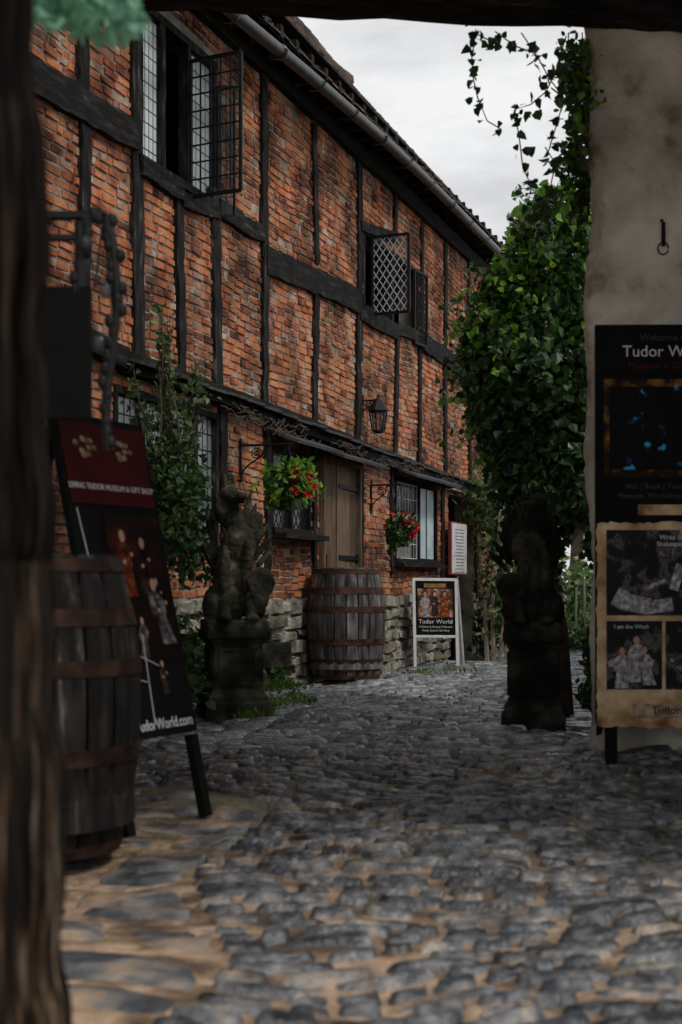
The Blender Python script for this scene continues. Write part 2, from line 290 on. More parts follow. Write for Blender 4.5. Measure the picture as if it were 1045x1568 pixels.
def courses(bb,u0,u1,z0,z1,ch,ln,gap,dep,ops,rub=False):
    z=z0; r=0
    while z<z1:
        h=ch*(random.uniform(.7,1.3) if rub else random.uniform(.94,1.06)); zc=z+h/2; u=u0-random.random()*ln-(r%2)*ln/2
        while u<u1:
            l=ln*random.choice([1,1,.95,.5,1.06]) if not rub else ln*random.uniform(.45,1.5)
            segs=[(max(u,u0),min(u+l,u1))]
            for o in ops:
                if o[2]-.03<zc<o[3]+.03:
                    ns=[]
                    for a,c in segs:
                        if c<=o[0] or a>=o[1]: ns.append((a,c))
                        else:
                            if a<o[0]: ns.append((a,o[0]))
                            if c>o[1]: ns.append((o[1],c))
                    segs=ns
            for a,c in segs:
                if c-a<.03: continue
                if not rub and random.random()<.008: continue
                d=dep*random.uniform(.3,1.5) if not rub else dep*random.uniform(.5,1.2); q=gap/2*random.uniform(.7,1.3); wv=.02*math.sin(u*1.7)+.009*math.sin(u*5+z*2)
                a+=q; c-=q; js=.0028 if not rub else .012
                lo=z+q+wv; hi=z+h-q+wv; e=.004 if not rub else .014
                J=lambda:random.gauss(0,js)
                bk=[(a+J(),.01,lo+J()),(c+J(),.01,lo+J()),(c+J(),.01,hi+J()),(a+J(),.01,hi+J())]
                cs=((e,e),(-e,e),(-e,-e),(e,-e)); t=random.gauss(0,.003 if not rub else .006)
                fr=[(p[0]+ex+J()*.6,-d+(t if k in(1,2) else -t),p[2]+ez+J()*.6) for k,(p,(ex,ez)) in enumerate(zip(bk,cs))]
                bb.add(bk+fr,[(4,5,6,7),(0,1,5,4),(1,2,6,5),(2,3,7,6),(3,0,4,7)])
            u+=l
        z+=h; r+=1
b=B(); courses(b,6.5,U1,.8,ZT,.068,.2,.014,.012,OP); b.out('bricks',brick,house)
b=B(); courses(b,6.5,U1,-.38,.78,.13,.26,.014,.05,OP,True); b.out('stone_plinth',plst,house)
def beam(bb,p0,p1,w,d,n=12,jit=.06):
    a=Vector((p0[0],p0[1])); c=Vector((p1[0],p1[1])); t=(c-a).normalized(); s=Vector((-t.y,t.x)); v=[]; bow=random.uniform(-.02,.02); b2=random.uniform(-.01,.01)
    d+=random.uniform(0,.006)
    for i in range(n+1):
        k=i/n; p=a.lerp(c,k)+s*(bow*math.sin(math.pi*k)+b2*math.sin(2*math.pi*k))
        w1=w/2*(1+random.gauss(0,jit)); w2=w/2*(1+random.gauss(0,jit)); dd=d+random.gauss(0,.003)
        for q,y in((w1,.02),(w1*.95,-dd),(-w2*.95,-dd),(-w2,.02)): v.append((p.x+s.x*q,y,p.y+s.y*q))
    f=[(i*4+k,i*4+(k+1)%4,i*4+4+(k+1)%4,i*4+4+k) for i in range(n) for k in range(4)]+[(3,2,1,0),(n*4,n*4+1,n*4+2,n*4+3)]
    bb.add(v,f)
P=B()
def post(x0,y0,y1,w=.12,x1=None): beam(P,W(x0,y0),W(x1 if x1 else x0,y1),w,.035,20,.09)
post(122,-120,160,.14); post(125,150,560,.14,121); post(203,-120,560,.17,208); post(270,285,575,.13,274); post(326,290,605,.16,330)
post(399,60,395,.15,402); post(403,385,645,.14,402); post(478,190,405,.12,482); post(482,440,660,.14,479); post(548,240,470,.16); post(547,470,690,.18,545)
post(603,285,360,.12); post(606,500,705,.13,602); post(644,340,500,.14); post(641,510,715,.13,640); post(680,370,540,.14); post(679,560,730,.14,680); post(716,400,590,.14); post(716,575,745,.14,718); post(741,430,755,.18)
post(338,615,880,.15,342); post(406,650,885,.13); post(479,680,880,.1); post(551,690,880,.13,549); post(598,700,880,.1); post(676,730,1000,.15); post(727,745,1000,.14)
P.out('oak_posts',oak,house)
R=B()
def rail(a,c,w,d=.055): beam(R,W(*a),W(*c),w,d,22,.045)
rail((-60,60),(203,208),.24); rail((208,255),(272,297),.13,.06); rail((272,305),(330,325),.12); rail((328,318),(398,358),.16)
rail((402,398),(546,462),.27); rail((546,478),(604,510),.16); rail((604,505),(642,520),.14); rail((640,520),(742,592),.25); rail((548,345),(604,365),.12)
rail((-60,445),(180,552),.16,.1); rail((178,556),(342,610),.16,.11); rail((338,610),(548,690),.17,.1); rail((545,689),(745,757),.18,.11)
beam(R,(U0,5.62),(U1,5.66),.2,.07,30)
R.out('oak_rails',oakh,house)
b=B()
for (x0,y0,x1,y1,n) in [(178,548,548,682,.2),(545,682,742,750,.17)]:
    u0,z0=W(x0,y0); u1,z1=W(x1,y1); k=14
    for i in range(k):
        a=u0+(u1-u0)*i/k; c=u0+(u1-u0)*(i+1)/k; za=z0+(z1-z0)*(i+.5)/k+random.uniform(-.012,.012)
        b.box(((a+c)/2,-n/2,za),(c-a-.006,n+random.uniform(-.02,.02),.022),Matrix.Rotation(.25,3,'X'))
for (x0,x1,py) in [(410,478,668),(484,550,692),(600,670,722)]:
    u0,z0=W(x0,py); u1,_=W(x1,py); b.box(((u0+u1)/2,-.16,z0-.0),(u1-u0+.08,.34,.03),Matrix.Rotation(.35,3,'X')); 
b.out('lead_ledges',M('grey_lead',[(0,(.02,.021,.024)),(1,(.09,.094,.10))],.7,8,.3,.4,30),house)
b=B()
for _ in range(80):
    x=random.uniform(330,735); y0=640+.328*(x-400)-random.uniform(-12,8); u,z=W(x,y0,.14); pts=[]
    for k in range(6): pts.append((u+k*random.uniform(.03,.09),-.14-random.uniform(0,.07),z+random.gauss(0,.025)-k*.006))
    b.tube(pts,.004,3)
b.out('dry_vine_strands',bark,house)
ru0,ru1=U0-.3,U1+.35
def roofpt(u,k,lift=0):
    ez=5.48+.3*max(0,min(1,(u-9)/12)); sag=.06*math.sin(u*.8)+.04*math.sin(u*2.1); rz=9.25-.012*(u-8)+sag
    return Vector((u,-.42+2.92*k,ez+.04+(rz-ez)*k+lift))
b=B(); k=30
b.add([roofpt(ru0+(ru1-ru0)*i/k,j) for i in range(k+1) for j in(0,1)],[(2*i,2*i+2,2*i+3,2*i+1) for i in range(k)])
b.add([Vector((p.x,5.0-p.y,p.z)) for p in [roofpt(ru0+(ru1-ru0)*i/k,j) for i in range(k+1) for j in(0,1)]],[(2*i,2*i+2,2*i+3,2*i+1) for i in range(k)])
b.out('roof_deck',dark,house)
b=B(); rows=42
for r in range(rows):
    u=ru0+(r%2)*.09
    while u<ru1:
        ww=.17; k0=r/rows; k1=min(1.0,(r+1.35)/rows); l0=.045+random.uniform(0,.022); l1=.012
        p=[roofpt(u+.004,k0,l0),roofpt(u+ww-.004,k0,l0+random.uniform(-.008,.008)),roofpt(u+ww-.004,k1,l1),roofpt(u+.004,k1,l1)]
        dn=Vector((0,0,-.018)); b.add(p+[p[0]+dn,p[1]+dn],[(0,1,2,3),(4,5,1,0)]); u+=ww
b.out('roof_tiles',tile,house)
b=B(); u=ru0
while u<ru1:
    p=roofpt(u,1); q=roofpt(min(u+.34,ru1),1); b.tube([p+Vector((0,0,.02)),q+Vector((0,0,.035))],.13,8); u+=.33
b.out('ridge_tiles',tile,house,True)
gp=[]
for px,py in [(60,-260),(200,-120),(360,22),(470,112),(590,216),(650,272),(700,322),(762,384)]:
    gp.append(Vector((W(px,py,.47)[0],-.47,W(px,py,.47)[1])))
gp.insert(0,Vector((U0-.3,-.47,gp[0].z-.05)))
b=B(); b.tube(gp,.055,10)
for i in range(17):
    u=7+i*1.0
    for a,c in zip(gp,gp[1:]):
        if a.x<=u<c.x:
            z=a.z+(c.z-a.z)*(u-a.x)/(c.x-a.x); b.tube([(u,-.47,z+.05),(u,-.54,z),(u,-.47,z-.07),(u,-.38,z-.06)],.010,4)
            if i%3==0: b.tube([(u,-.47,z),(u+.06,-.47,z)],.068,10)
b.tube([(U1-.4,-.45,5.7),(U1-.4,-.12,5.4),(U1-.4,-.1,-.1)],.04,8)
b.out('gutter',M('gutter_metal',[(0,(.012,.012,.014)),(1,(.05,.05,.056))],.4,10,0,.1),house,True)
b=B()
for i in range(46):
    u=U0+.2+i*.4; b.box((u,-.17,roofpt(u,0).z+.06),(.07,.5,.11),Matrix.Rotation(-.05,3,'X'))
b.box(((U0+U1)/2,-.2,5.86),(U1-U0,.42,.02)); b.out('rafter_feet',oak,house)
# windows -------------------------------------------------
def seg_lattice(w,h,sp,diamond):
    S=[]
    if not diamond:
        nx=max(1,round(w/sp[0])); nz=max(1,round(h/sp[1]))
        S+=[((w*i/nx,0),(w*i/nx,h)) for i in range(1,nx)]+[((0,h*i/nz),(w,h*i/nz)) for i in range(1,nz)]
    else:
        sl=sp[1]/sp[0]
        for sgn in(1,-1):
            k=-40
            while k<60:
                c=k*sp[1]; cand=[]
                for x in [0,w]:
                    z=sgn*sl*x+c
                    if -1e-6<=z<=h+1e-6: cand.append((x,z))
                for z in(0,h):
                    x=(z-c)/(sgn*sl)
                    if 1e-6<x<w-1e-6: cand.append((x,z))
                if len(cand)>=2: S.append((cand[0],cand[1]))
                k+=1
    return S
def casement(nm,o,d,w,z0,z1,sp,diamond,fm,lm,gm,fr=.018,lr=.005,n2=(0,0)):
    o=Vector((o[0],o[1],0)); d=Vector((d[0],d[1],0)).normalized(); Pm=lambda a,z:o+d*a+Vector((0,0,z0+z))
    h=z1-z0; f=B()
    f.tube([Pm(0,0),Pm(0,h)],fr,4); f.tube([Pm(w,0),Pm(w,h)],fr,4); f.tube([Pm(0,0),Pm(w,0)],fr*.97,4); f.tube([Pm(0,h),Pm(w,h)],fr*.97,4)
    f.out(nm+'_frame',fm,house)
    l=B()
    for a,c in seg_lattice(w,h,sp,diamond): l.tube([Pm(*a),Pm(*c)],lr,4,False)
    l.out(nm+'_leads',lm,house)
    q=d.cross(Vector((0,0,1)))*.004
    if gm: mk(nm+'_glass',[Pm(0,0)+q,Pm(w,0)+q,Pm(w,h)+q,Pm(0,h)+q],[(0,1,2,3)],gm,house)
def frame(nm,o,mull=(),dep=.09,t=.05,mat=oak):
    f=B(); f.box(((o[0]+o[1])/2,-.02+.04,o[2]+t/2),(o[1]-o[0]+.02,dep+.06,t)); f.box(((o[0]+o[1])/2,.02,o[3]-t/2),(o[1]-o[0],dep,t))
    for u in [o[0]+t/2]+list(mull)+[o[1]-t/2]: f.box((u,.022,(o[2]+o[3])/2),(t,dep-.004,o[3]-o[2]-2*t))
    f.out(nm+'_frame',mat,house)
u1=W(248,0)[0]; u2=W(287,0)[0]
frame('upper_window',oA,(u1,u2),t=.06)
casement('upper_window_light',(oA[0]+.06,.03),(1,0),u1-oA[0]-.09,oA[2]+.06,oA[3]-.06,(.075,.1),False,iron,iron,glp,lr=.007)
casement('upper_window_far_light',(u2+.04,.03),(1,0),oA[1]-u2-.1,oA[2]+.06,oA[3]-.06,(.1,.13),False,iron,iron,glp,lr=.007)
casement('upper_open_casement',(u2,-.03),(-.16,-1),.47,4.03,5.12,(.09,.14),False,iron,iron,gl,.019,.008)
casement('upper_open_casement_b',(oA[1]-.02,-.03),(.5,-1),.14,4.02,5.1,(.08,.15),False,iron,iron,gl,.014,.005)
frame('diamond_window',oB,((oB[0]+oB[1])/2,),t=.05)
casement('open_diamond_casement',(W(567,0)[0],-.03),(-.1,-1),.44,3.97,4.84,(.085,.125),True,iron,lead,gl,.022,.0065)
casement('far_diamond_casement',(W(630,0)[0],-.04),(1,-.12),.42,3.93,4.83,(.085,.125),True,iron,iron,None,.022,.005)
frame('shop_window',oC,[oC[0]+(oC[1]-oC[0])*k for k in(.25,.5,.75)],t=.05)
for k in range(4):
    ww=(oC[1]-oC[0])/4; casement('shop_window_light_%d'%k,(oC[0]+ww*k+.04,.03),(1,0),ww-.08,oC[2]+.05,oC[3]-.05,(.1,.13),False,iron,iron,gls,lr=.009)
frame('curtain_window',oD,((oD[0]+oD[1])/2,),t=.045)
ww=(oD[1]-oD[0])/2
for k in range(2): casement('curtain_window_light_%d'%k,(oD[0]+ww*k+.03,.02),(1,0),ww-.06,oD[2]+.05,oD[3]-.05,(.12,.18),True,iron,iron,gl,.012,.006)
def sheet(nm,o,z0,z1,mat,y=.09):
    n=24; v=[]
    for i in range(n+1):
        u=o[0]+.03+(o[1]-o[0]-.06)*i/n; v+=[(u,y+.015*math.sin(i*2.1),z0),(u,y+.015*math.sin(i*2.1),z1)]
    mk(nm,v,[(2*i,2*i+2,2*i+3,2*i+1) for i in range(n)],mat,house,True)
sheet('net_curtain',oD,oD[2]+.04,oD[2]+.5,curtain)
sb=B(); sb.box(((oD[0]+oD[1])/2,-.09,oD[2]-.03),(oD[1]-oD[0]+.12,.2,.05)); sb.box(((oE[0]+oE[1])/2,-.06,oE[2]-.03),(oE[1]-oE[0]+.06,.14,.05)); sb.out('window_sills',oakh,house)
um=W(641,0)[0]
frame('pale_window',oE,(um,),t=.045,mat=oak)
casement('pale_window_light',(oE[0]+.05,.02),(1,0),um-oE[0]-.08,oE[2]+.05,oE[3]-.05,(.13,.17),False,white,lead,gl,.012,.006)
sheet('pale_curtain',[oE[0],um,0,0],oE[2]+.05,oE[2]+.3,curtain)
b=B(); b.box(((um+oE[1])/2,.03,(oE[2]+oE[3])/2),(oE[1]-um-.12,.02,oE[3]-oE[2]-.12)); b.out('pale_shutter',palepane,house)
b=B(); b.box(((um+oE[1])/2,.016,(oE[2]+oE[3])/2),(.02,.012,oE[3]-oE[2]-.12)); b.out('pale_shutter_bar',iron,house)
b=B(); n=5; dw=(oG[1]-oG[0]-.08)/n
for i in range(n): b.box((oG[0]+.04+dw*(i+.5),.0+random.uniform(-.008,.008),(oG[2]+oG[3])/2),(dw-.012,.05,oG[3]-oG[2]-.06))
b.out('plank_door',door_w,house)
b=B()
for z in(.5,1.2,1.95): b.box((oG[1]-.38,-.036,z),(.62,.014,.045)); b.box((oG[1]-.06,-.038,z),(.05,.018,.09))
b.box((oG[0]+.14,-.038,1.15),(.03,.02,.16)); b.out('door_hinges',iron,house)
b=B(); b.box((oG[0]+.02,-.0,1.1),(.05,.14,2.2)); b.box((oG[1]-.02,0,1.1),(.05,.14,2.2)); b.box(((oG[0]+oG[1])/2,0,oG[3]-.02),(oG[1]-oG[0]-.06,.136,.06)); b.out('door_frame',door_w,house)
b=B(); a=W(683,740); c=W(722,752); b.box(((a[0]+c[0])/2,-.05,2.25),(c[0]-a[0]+.1,.12,.1)); b.out('pale_lintel',white,house)
def board_at_wall(px0,px1,pt,pb,n):
    return W(px0,pt,n)[0],W(px1,pb,n)[0],W(px0,pb,n)[1],W(px0,pt,n)[1]
nb=empty('notice_board',(-5.05,0,0),(0,0,math.pi/2-TH)); u0,u1_,zb,zt=board_at_wall(689,713,798,880,.1)
b=B(); b.box(((u0+u1_)/2,-.10,(zb+zt)/2),(u1_-u0,.04,zt-zb)); b.out('frame',M('red_frame',[(0,(.15,.02,.02)),(1,(.25,.04,.03))],.5),nb)
b=B(); b.box(((u0+u1_)/2,-.123,(zb+zt)/2),(u1_-u0-.06,.008,zt-zb-.04)); b.out('sheet',paper,nb)
b=B(); 
for i in range(14): b.box(((u0+u1_)/2,-.129,zt-.1-i*.045),((u1_-u0)*random.uniform(.45,.7),.004,.01))
b.box(((u0+u1_)/2,-.09,.9),(.05,.03,.3)); b.out('print_lines',M('grey_print',[(0,(.15,.15,.15)),(1,(.3,.3,.3))]),nb)
def ironarm(b,u,z,reach,drop=.3):
    b.tube([(u,-.02,z-drop),(u,-.02,z+.06)],.014,6); b.tube([(u,-.02,z),(u,-reach,z)],.011,6)
    pts=[]
    for i in range(18):
        t=i/17; pts.append((u,-.03-reach*.62*t+.03*math.sin(t*9),z-drop*.85*(1-t)**1.6-.01))
    b.tube(pts,.008,5)
    sp=[(u,-reach*.35-.055*(1-i/30)*math.cos(i*.5),z-.075+.055*(1-i/30)*math.sin(i*.5)) for i in range(26)]; b.tube(sp,.006,5)
ln=empty('wall_lantern',(-5.05,0,0),(0,0,math.pi/2-TH))
u,z=W(553,622); zc=z; b=B(); ironarm(b,u,zc+.06,.2,.16)
cx_,cy_=u+.0,-.2
b.lathe([(.13,-.06),(.09,.0),(.03,.075),(.012,.09),(.02,.105),(.004,.13)],(cx_,cy_,zc),6)
b.lathe([(.1,-.075),(.1,-.06)],(cx_,cy_,zc),6); b.lathe([(.03,-.31),(.07,-.29),(.07,-.275)],(cx_,cy_,zc),6)
for k in range(6):
    a=2*math.pi*k/6; b.tube([(cx_+.1*math.cos(a),cy_+.1*math.sin(a),zc-.07),(cx_+.068*math.cos(a),cy_+.068*math.sin(a),zc-.285)],.009,4)
b.out('lantern_frame',iron,ln); b=B(); b.lathe([(.062,-.28),(.092,-.075)],(cx_,cy_,zc),6); b.out('lantern_glass',glass('lantern_glass',(.05,.045,.04),.5),ln)
def basket(px,py,n,reach_z,R_,nleaf,nfl,trail):
    e=empty('hanging_flower_basket',(-5.05,0,0),(0,0,math.pi/2-TH)); u,z=W(px,py,n); Z=W(px,reach_z,n)[1]
    b=B(); ironarm(b,u,Z,n+.02,.32)
    for k in range(3):
        a=k*2.1; b.tube([(u,-n,Z),(u+R_*.7*math.cos(a),-n+R_*.7*math.sin(a),z)],.004,4)
    b.out('bracket_and_chains',iron,e)
    b=B(); b.lathe([(.02,-R_*.75),(R_*.5,-R_*.6),(R_*.7,-.02),(R_*.72,0)],(u,-n,z),16); b.out('basket',bark,e,True)
    bl=[((u,-n,z+.02),(R_,R_,R_*.75)),((u-.05,-n,z-.1),(R_*.8,R_*.8,R_*.8))]+[((u+random.uniform(-R_,R_)*.8,-n+random.uniform(-R_,R_)*.5,z-.12-random.random()*trail),(R_*.35,R_*.35,R_*.4)) for _ in range(6)]
    leaves('foliage',blobs(bl,int(nleaf*.35)),.06,ivyb if R_>.2 else darkleaf,e,.3)
    leaves('foliage_shade',blobs(bl[:2],nleaf),.06,ivy,e,.3)
    if R_>.2:
        arm=[]
        for _ in range(26):
            d=Vector((random.choice((-1,1))*random.uniform(.3,1),random.uniform(-1,1),random.uniform(.0,.7))).normalized()
            for k in range(7): arm.append(Vector((u,-n,z+.03))+d*(R_*(.85+.14*k))+Vector((0,0,-.007*k*k)))
        leaves('trailing_shoots',arm,.075,ivyb,e,0,tpl=SLIM)
    P_=[]; Q_=[]
    for _ in range(nfl):
        d=Vector((random.gauss(0,1),random.gauss(-.7,1),random.gauss(.1,.8))).normalized(); c=Vector((u,-n,z-.03))+Vector((d.x*R_,d.y*R_,d.z*R_*.95))
        for _ in range(14): (P_ if random.random()<.93 else Q_).append(c+Vector((random.gauss(0,.018),random.gauss(0,.018),random.gauss(0,.018))))
    leaves('red_flowers',P_,.038,red,e,0); leaves('pale_flowers',Q_,.03,whitep,e,0)
basket(441,735,.46,680,.205,420,17,.02)
basket(613,805,.36,742,.17,380,24,.3)
# ---------------------------------------------------------------- barrels
def barrel(loc,rb,re,Hh,rotz,wm,hm):
    e=empty('oak_barrel',loc,(0,0,rotz)); b=B(); n=20; m=12; rad=lambda t:re+(rb-re)*(1-(2*t-1)**2)
    for i in range(n):
        a0=2*math.pi*i/n; a1=2*math.pi*(i+1)/n; v=[]; off=random.uniform(-.003,.003)
        for j in range(m+1):
            t=j/m; r=rad(t)+off
            for a,dr in((a0+.012,-.007),(a0+.035,0),((a0+a1)/2,.001),(a1-.035,0),(a1-.012,-.007)): v.append(((r+dr)*math.cos(a),(r+dr)*math.sin(a),t*Hh+(random.uniform(-.004,.004) if j==m else 0)))
        for a in(a0+.012,a1-.012): v.append(((re-.03)*math.cos(a),(re-.03)*math.sin(a),Hh))
        f=[(j*5+k,j*5+k+1,j*5+5+k+1,j*5+5+k) for j in range(m) for k in range(4)]+[(m*5,m*5+4,len(v)-1,len(v)-2)]
        b.add(v,f)
    b.out('staves',wm,e)
    b=B()
    for t0,t1 in((.0,.04),(.13,.185),(.31,.365),(.60,.655),(.765,.825),(.945,.99)):
        b.lathe([(rad(t0)-.01,t0*Hh),(rad(t0)+.006,t0*Hh+.001),(rad(t1)+.006,t1*Hh-.001),(rad(t1)-.01,t1*Hh)],seg=40)
    b.out('iron_hoops',hm,e,False)
    b=B(); b.lathe([(re-.03,Hh-.06),(re-.032,Hh-.035)],seg=30); b.lathe([(rad(.5)-.02,.1),(rad(.5)-.05,Hh-.1)],seg=20); b.out('head',wm,e)
    return e
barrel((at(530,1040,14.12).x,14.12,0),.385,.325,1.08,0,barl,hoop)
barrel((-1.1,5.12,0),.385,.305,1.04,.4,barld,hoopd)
# ---------------------------------------------------------------- statues
def beast(name,loc,rot,ped_h,ped_w,flip,sc,sm,pm_,fat=1.0):
    e=empty(name,loc,(0,0,rot)); k=math.sqrt(2)/2*ped_w; b=B(); h=ped_h
    b.lathe([(k*1.32,-.05),(k*1.32,h*.14),(k*1.2,h*.145),(k*1.2,h*.21),(k*1.1,h*.24),(k*1.02,h*.29),(k,h*.3),(k,h*.82),(k*1.08,h*.85),(k*1.1,h*.88),(k*1.26,h*.91),(k*1.26,h)],seg=4,sq=True)
    o=b.out('pedestal',pm_,e); bv=o.modifiers.new('bev','BEVEL'); bv.width=.006; bv.segments=2
    b=B(); pw=ped_w
    for sg in(-1,1):
        for (x,z,dx,dz) in((0,h*.36,pw*.74,.02),(0,h*.77,pw*.74,.02),(-pw*.36,h*.565,.02,h*.37),(pw*.36,h*.565,.02,h*.37)):
            b.box((x,sg*(pw/2+.002),z),(dx,.022,dz)); b.box((sg*(pw/2+.002),x,z),(.022,dx,dz))
    b.out('pedestal_panels',pm_,e)
    s=B(); f=flip; Z=h
    def E(c,r,ax=None,an=0): s.ell((c[0]*f*sc,c[1]*sc,Z+c[2]*sc),[q*sc*fat for q in r[:2]]+[r[2]*sc],Matrix.Rotation(an*f,3,ax) if ax else None)
    s.box((0,0,Z+.03*sc),(.40*sc,.36*sc,.07*sc))
    E((-.04,.03,.19),(.15,.15,.14)); E((-.02,.02,.40),(.11,.11,.25),'Y',.1); E((.03,-.03,.57),(.11,.10,.15)); E((.0,-.01,.74),(.07,.075,.15),'Y',-.2)
    E((-.03,-.03,.90),(.06,.08,.07)); E((.02,-.10,.885),(.035,.08,.032),'Z',.35); E((.02,-.10,.855),(.028,.06,.014),'Z',.35); E((-.06,-.0,.8),(.065,.06,.11)); E((-.06,.0,.99),(.014,.02,.06)); E((.0,.0,.99),(.014,.02,.055))
    E((.14,.085,.64),(.06,.014,.17),'Y',.3)
    for i in range(6): E((.09+.03*i,.07,.77-.055*i),(.020,.022,.17-.012*i),'Y',.25+.1*i)
    for i in range(4): E((-.12-.015*i,.09,.66-.05*i),(.02,.03,.15),'Y',-.15-.08*i)
    E((.07,-.12,.42),(.036,.045,.19),'X',.2); E((-.08,-.11,.38),(.036,.045,.19),'X',.1); E((.09,-.16,.12),(.036,.045,.10)); E((-.09,-.15,.12),(.04,.05,.12)); E((.09,-.19,.08),(.042,.07,.03)); E((-.09,-.19,.08),(.042,.07,.03))
    E((.14,-.02,.15),(.07,.13,.10)); E((-.15,-.02,.15),(.06,.13,.11)); E((.15,-.19,.31),(.09,.02,.11),'Y',.15); E((.15,-.19,.22),(.055,.02,.11),'Y',.15); E((.15,-.205,.3),(.03,.015,.05))
    s.tube([(.1*f*sc,.12*sc,Z+.1*sc),(.2*f*sc,.12*sc,Z+.14*sc),(.2*f*sc,.1*sc,Z+.3*sc),(.15*f*sc,.1*sc,Z+.38*sc)],.02*sc,8)
    o=s.out('seated_beast',sm,e,True); r=o.modifiers.new('r','REMESH'); r.mode='VOXEL'; r.voxel_size=.0085; r.use_smooth_shade=True
    tx=bpy.data.textures.new('c','CLOUDS'); tx.noise_scale=.03; d=o.modifiers.new('d','DISPLACE'); d.texture=tx; d.strength=.016
    return e
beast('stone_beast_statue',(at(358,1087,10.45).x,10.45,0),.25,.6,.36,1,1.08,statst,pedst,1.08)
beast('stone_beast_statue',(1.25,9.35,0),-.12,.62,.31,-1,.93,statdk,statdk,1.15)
tr=empty('stone_trough',(-.78,12.6,0),(0,0,.9)); b=B(); b.box((0,0,.07),(.2,.25,.26)); b.box((0,0,.26),(.6,.4,.12)); b.box((0,.17,.36),(.6,.06,.1)); b.box((0,-.17,.36),(.6,.06,.1)); b.box((.27,0,.36),(.06,.27,.1)); b.box((-.27,0,.36),(.06,.27,.1)); b.out('trough',pedst,tr)
leaves('planting',blobs([((0,0,.42),(.25,.15,.12))],220),.07,darkleaf,tr,0)
# ---------------------------------------------------------------- text + boards
def txt(parent,s,size,x,z,mat,y=-.02,al='CENTER',sx=1):
    cu=bpy.data.curves.new('t','FONT'); cu.body=s; cu.size=size; cu.align_x=al; cu.extrude=.0006; cu.resolution_u=3
    o=bpy.data.objects.new('t',cu); C.collection.objects.link(o); dg=bpy.context.evaluated_depsgraph_get(); me=bpy.data.meshes.new_from_object(o.evaluated_get(dg))
    bpy.data.objects.remove(o); me.materials.clear(); me.materials.append(mat); q=bpy.data.objects.new('lettering',me); C.collection.objects.link(q)
    q.parent=parent; q.rotation_euler=(math.pi/2,0,0); q.location=(x,y,z); q.scale=(sx,1,1)
def frame_mat(o,right,up):
    r=Vector(right).normalized(); u=Vector(up).normalized(); bk=u.cross(r)
    return Matrix((( r.x,bk.x,u.x,o[0]),(r.y,bk.y,u.y,o[1]),(r.z,bk.z,u.z,o[2]),(0,0,0,1)))
def pane(parent,nm,x0,x1,z0,z1,mat,y,t=.003): b=B(); b.box(((x0+x1)/2,y,(z0+z1)/2),(x1-x0,t,z1-z0)); return b.out(nm,mat,parent)
def figure(parent,x,z,s,gown,y,lean=0):
    k=s/.1; b=B(); b.ell((x+lean*.08*k,y,z+.075*k),(.019*k,.0015,.026*k)); b.ell((x+.045*k,y,z-.0),(.012*k,.0015,.01*k)); b.ell((x-.01*k,y,z-.03*k),(.011*k,.0015,.01*k)); b.out('printed_face',skin,parent)
    b=B(); y+=.001; o=[(-.012,.052),(-.036,.04),(-.05,.0),(-.055,-.05),(-.035,-.06),(-.05,-.17),(.045,-.17),(.03,-.06),(.05,-.03),(.052,.01),(.034,.042),(.012,.052)]
    b.add([(x+(px+lean*(pz+.06))*k,y,z+pz*k) for px,pz in o],[tuple(range(12))]); b.out('printed_gown',gown,parent)
    b=B(); b.ell((x+lean*.08*k,y+.0005,z+.088*k),(.025*k,.001,.028*k)); b.out('printed_hair',cloth_k,parent)
bw=.595; r_=Vector((.27,.53,0)).normalized(); up=Vector((-.89*.35,.45*.35,1.6)); hl=up.length
A=empty('advertising_a_board',mw=frame_mat((-.81,5.36,0),r_,up))
zb=.34
pane(A,'panel',0,bw,zb,hl,black,0,.03)
b=B(); b.box((.03,0,zb/2-.01),(.05,.035,zb)); b.box((bw-.03,0,zb/2-.01),(.05,.035,zb)); b.out('front_legs',black,A)
q=B()
for x in(.03,bw-.03): q.tube([(x,.02,hl-.05),(x,.62,.1)],.022,4)
q.out('back_legs',black,A)
pane(A,'red_header',.02,bw-.02,hl-.36,hl-.03,redbg,-.018)
b=B(); 
for x in(.16,.4):
    for k in range(9): b.ell((x+.06*math.cos(k*.9)*(.4+.6*(k%2)),-.0205,hl-.13+.035*math.sin(k*.9)),(.018,.0015,.012))
b.out('crests',M('crest_print',[(0,(.05,.02,.01)),(.5,(.2,.12,.07)),(1,(.4,.33,.25))],.6,30,.2,0,spec=.1),A)
txt(A,'OPENING',.07,.15,hl+.015,gold,0)
txt(A,'LIVING TUDOR MUSEUM & GIFT SHOP',.033,bw/2,hl-.3,paper,-.021)
txt(A,'www.TudorWorld.com',.062,bw/2,zb+.03,paper,-.021,sx=.9)
pane(A,'photo_strip_a',.2,.57,hl-1.0,hl-.4,M('dark_stage_photo',[(0,(.003,.0025,.0025)),(.62,(.012,.004,.003)),(.85,(.06,.008,.006)),(1,(.16,.07,.03))],.6,5,0,0,spec=.1),-.018)
for x,z,s,c,l in((.30,hl-.56,.10,cloth_r,0),(.42,hl-.58,.09,cloth_k,.1),(.48,hl-.76,.10,cloth_w,-.3),(.14,zb+.5,.06,cloth_k,0),(.33,zb+.42,.06,cloth_w,.1),(.48,zb+.58,.06,cloth_k,0),(.42,zb+.25,.05,cloth_k,0),(.2,zb+.22,.05,cloth_w,0)): figure(A,x,z,s,c,-.0205,l)
b=B()
for (x0,z0,x1,z1) in((.04,hl-.38,.1,hl-.98),(.05,.75,.4,.62),(.3,.4,.32,.75),(.03,.62,.3,.56)): b.tube([(x0,-.02,z0),(x1,-.02,z1)],.0018,4)
b.out('white_rules',paper,A)
pm=Vector(((668-CX)*17.3/F,17.3,g(17.3))); S=empty('white_a_board',mw=frame_mat((pm.x-.27,pm.y-.05,pm.z),(1,.12,0),(0,.16,1)))
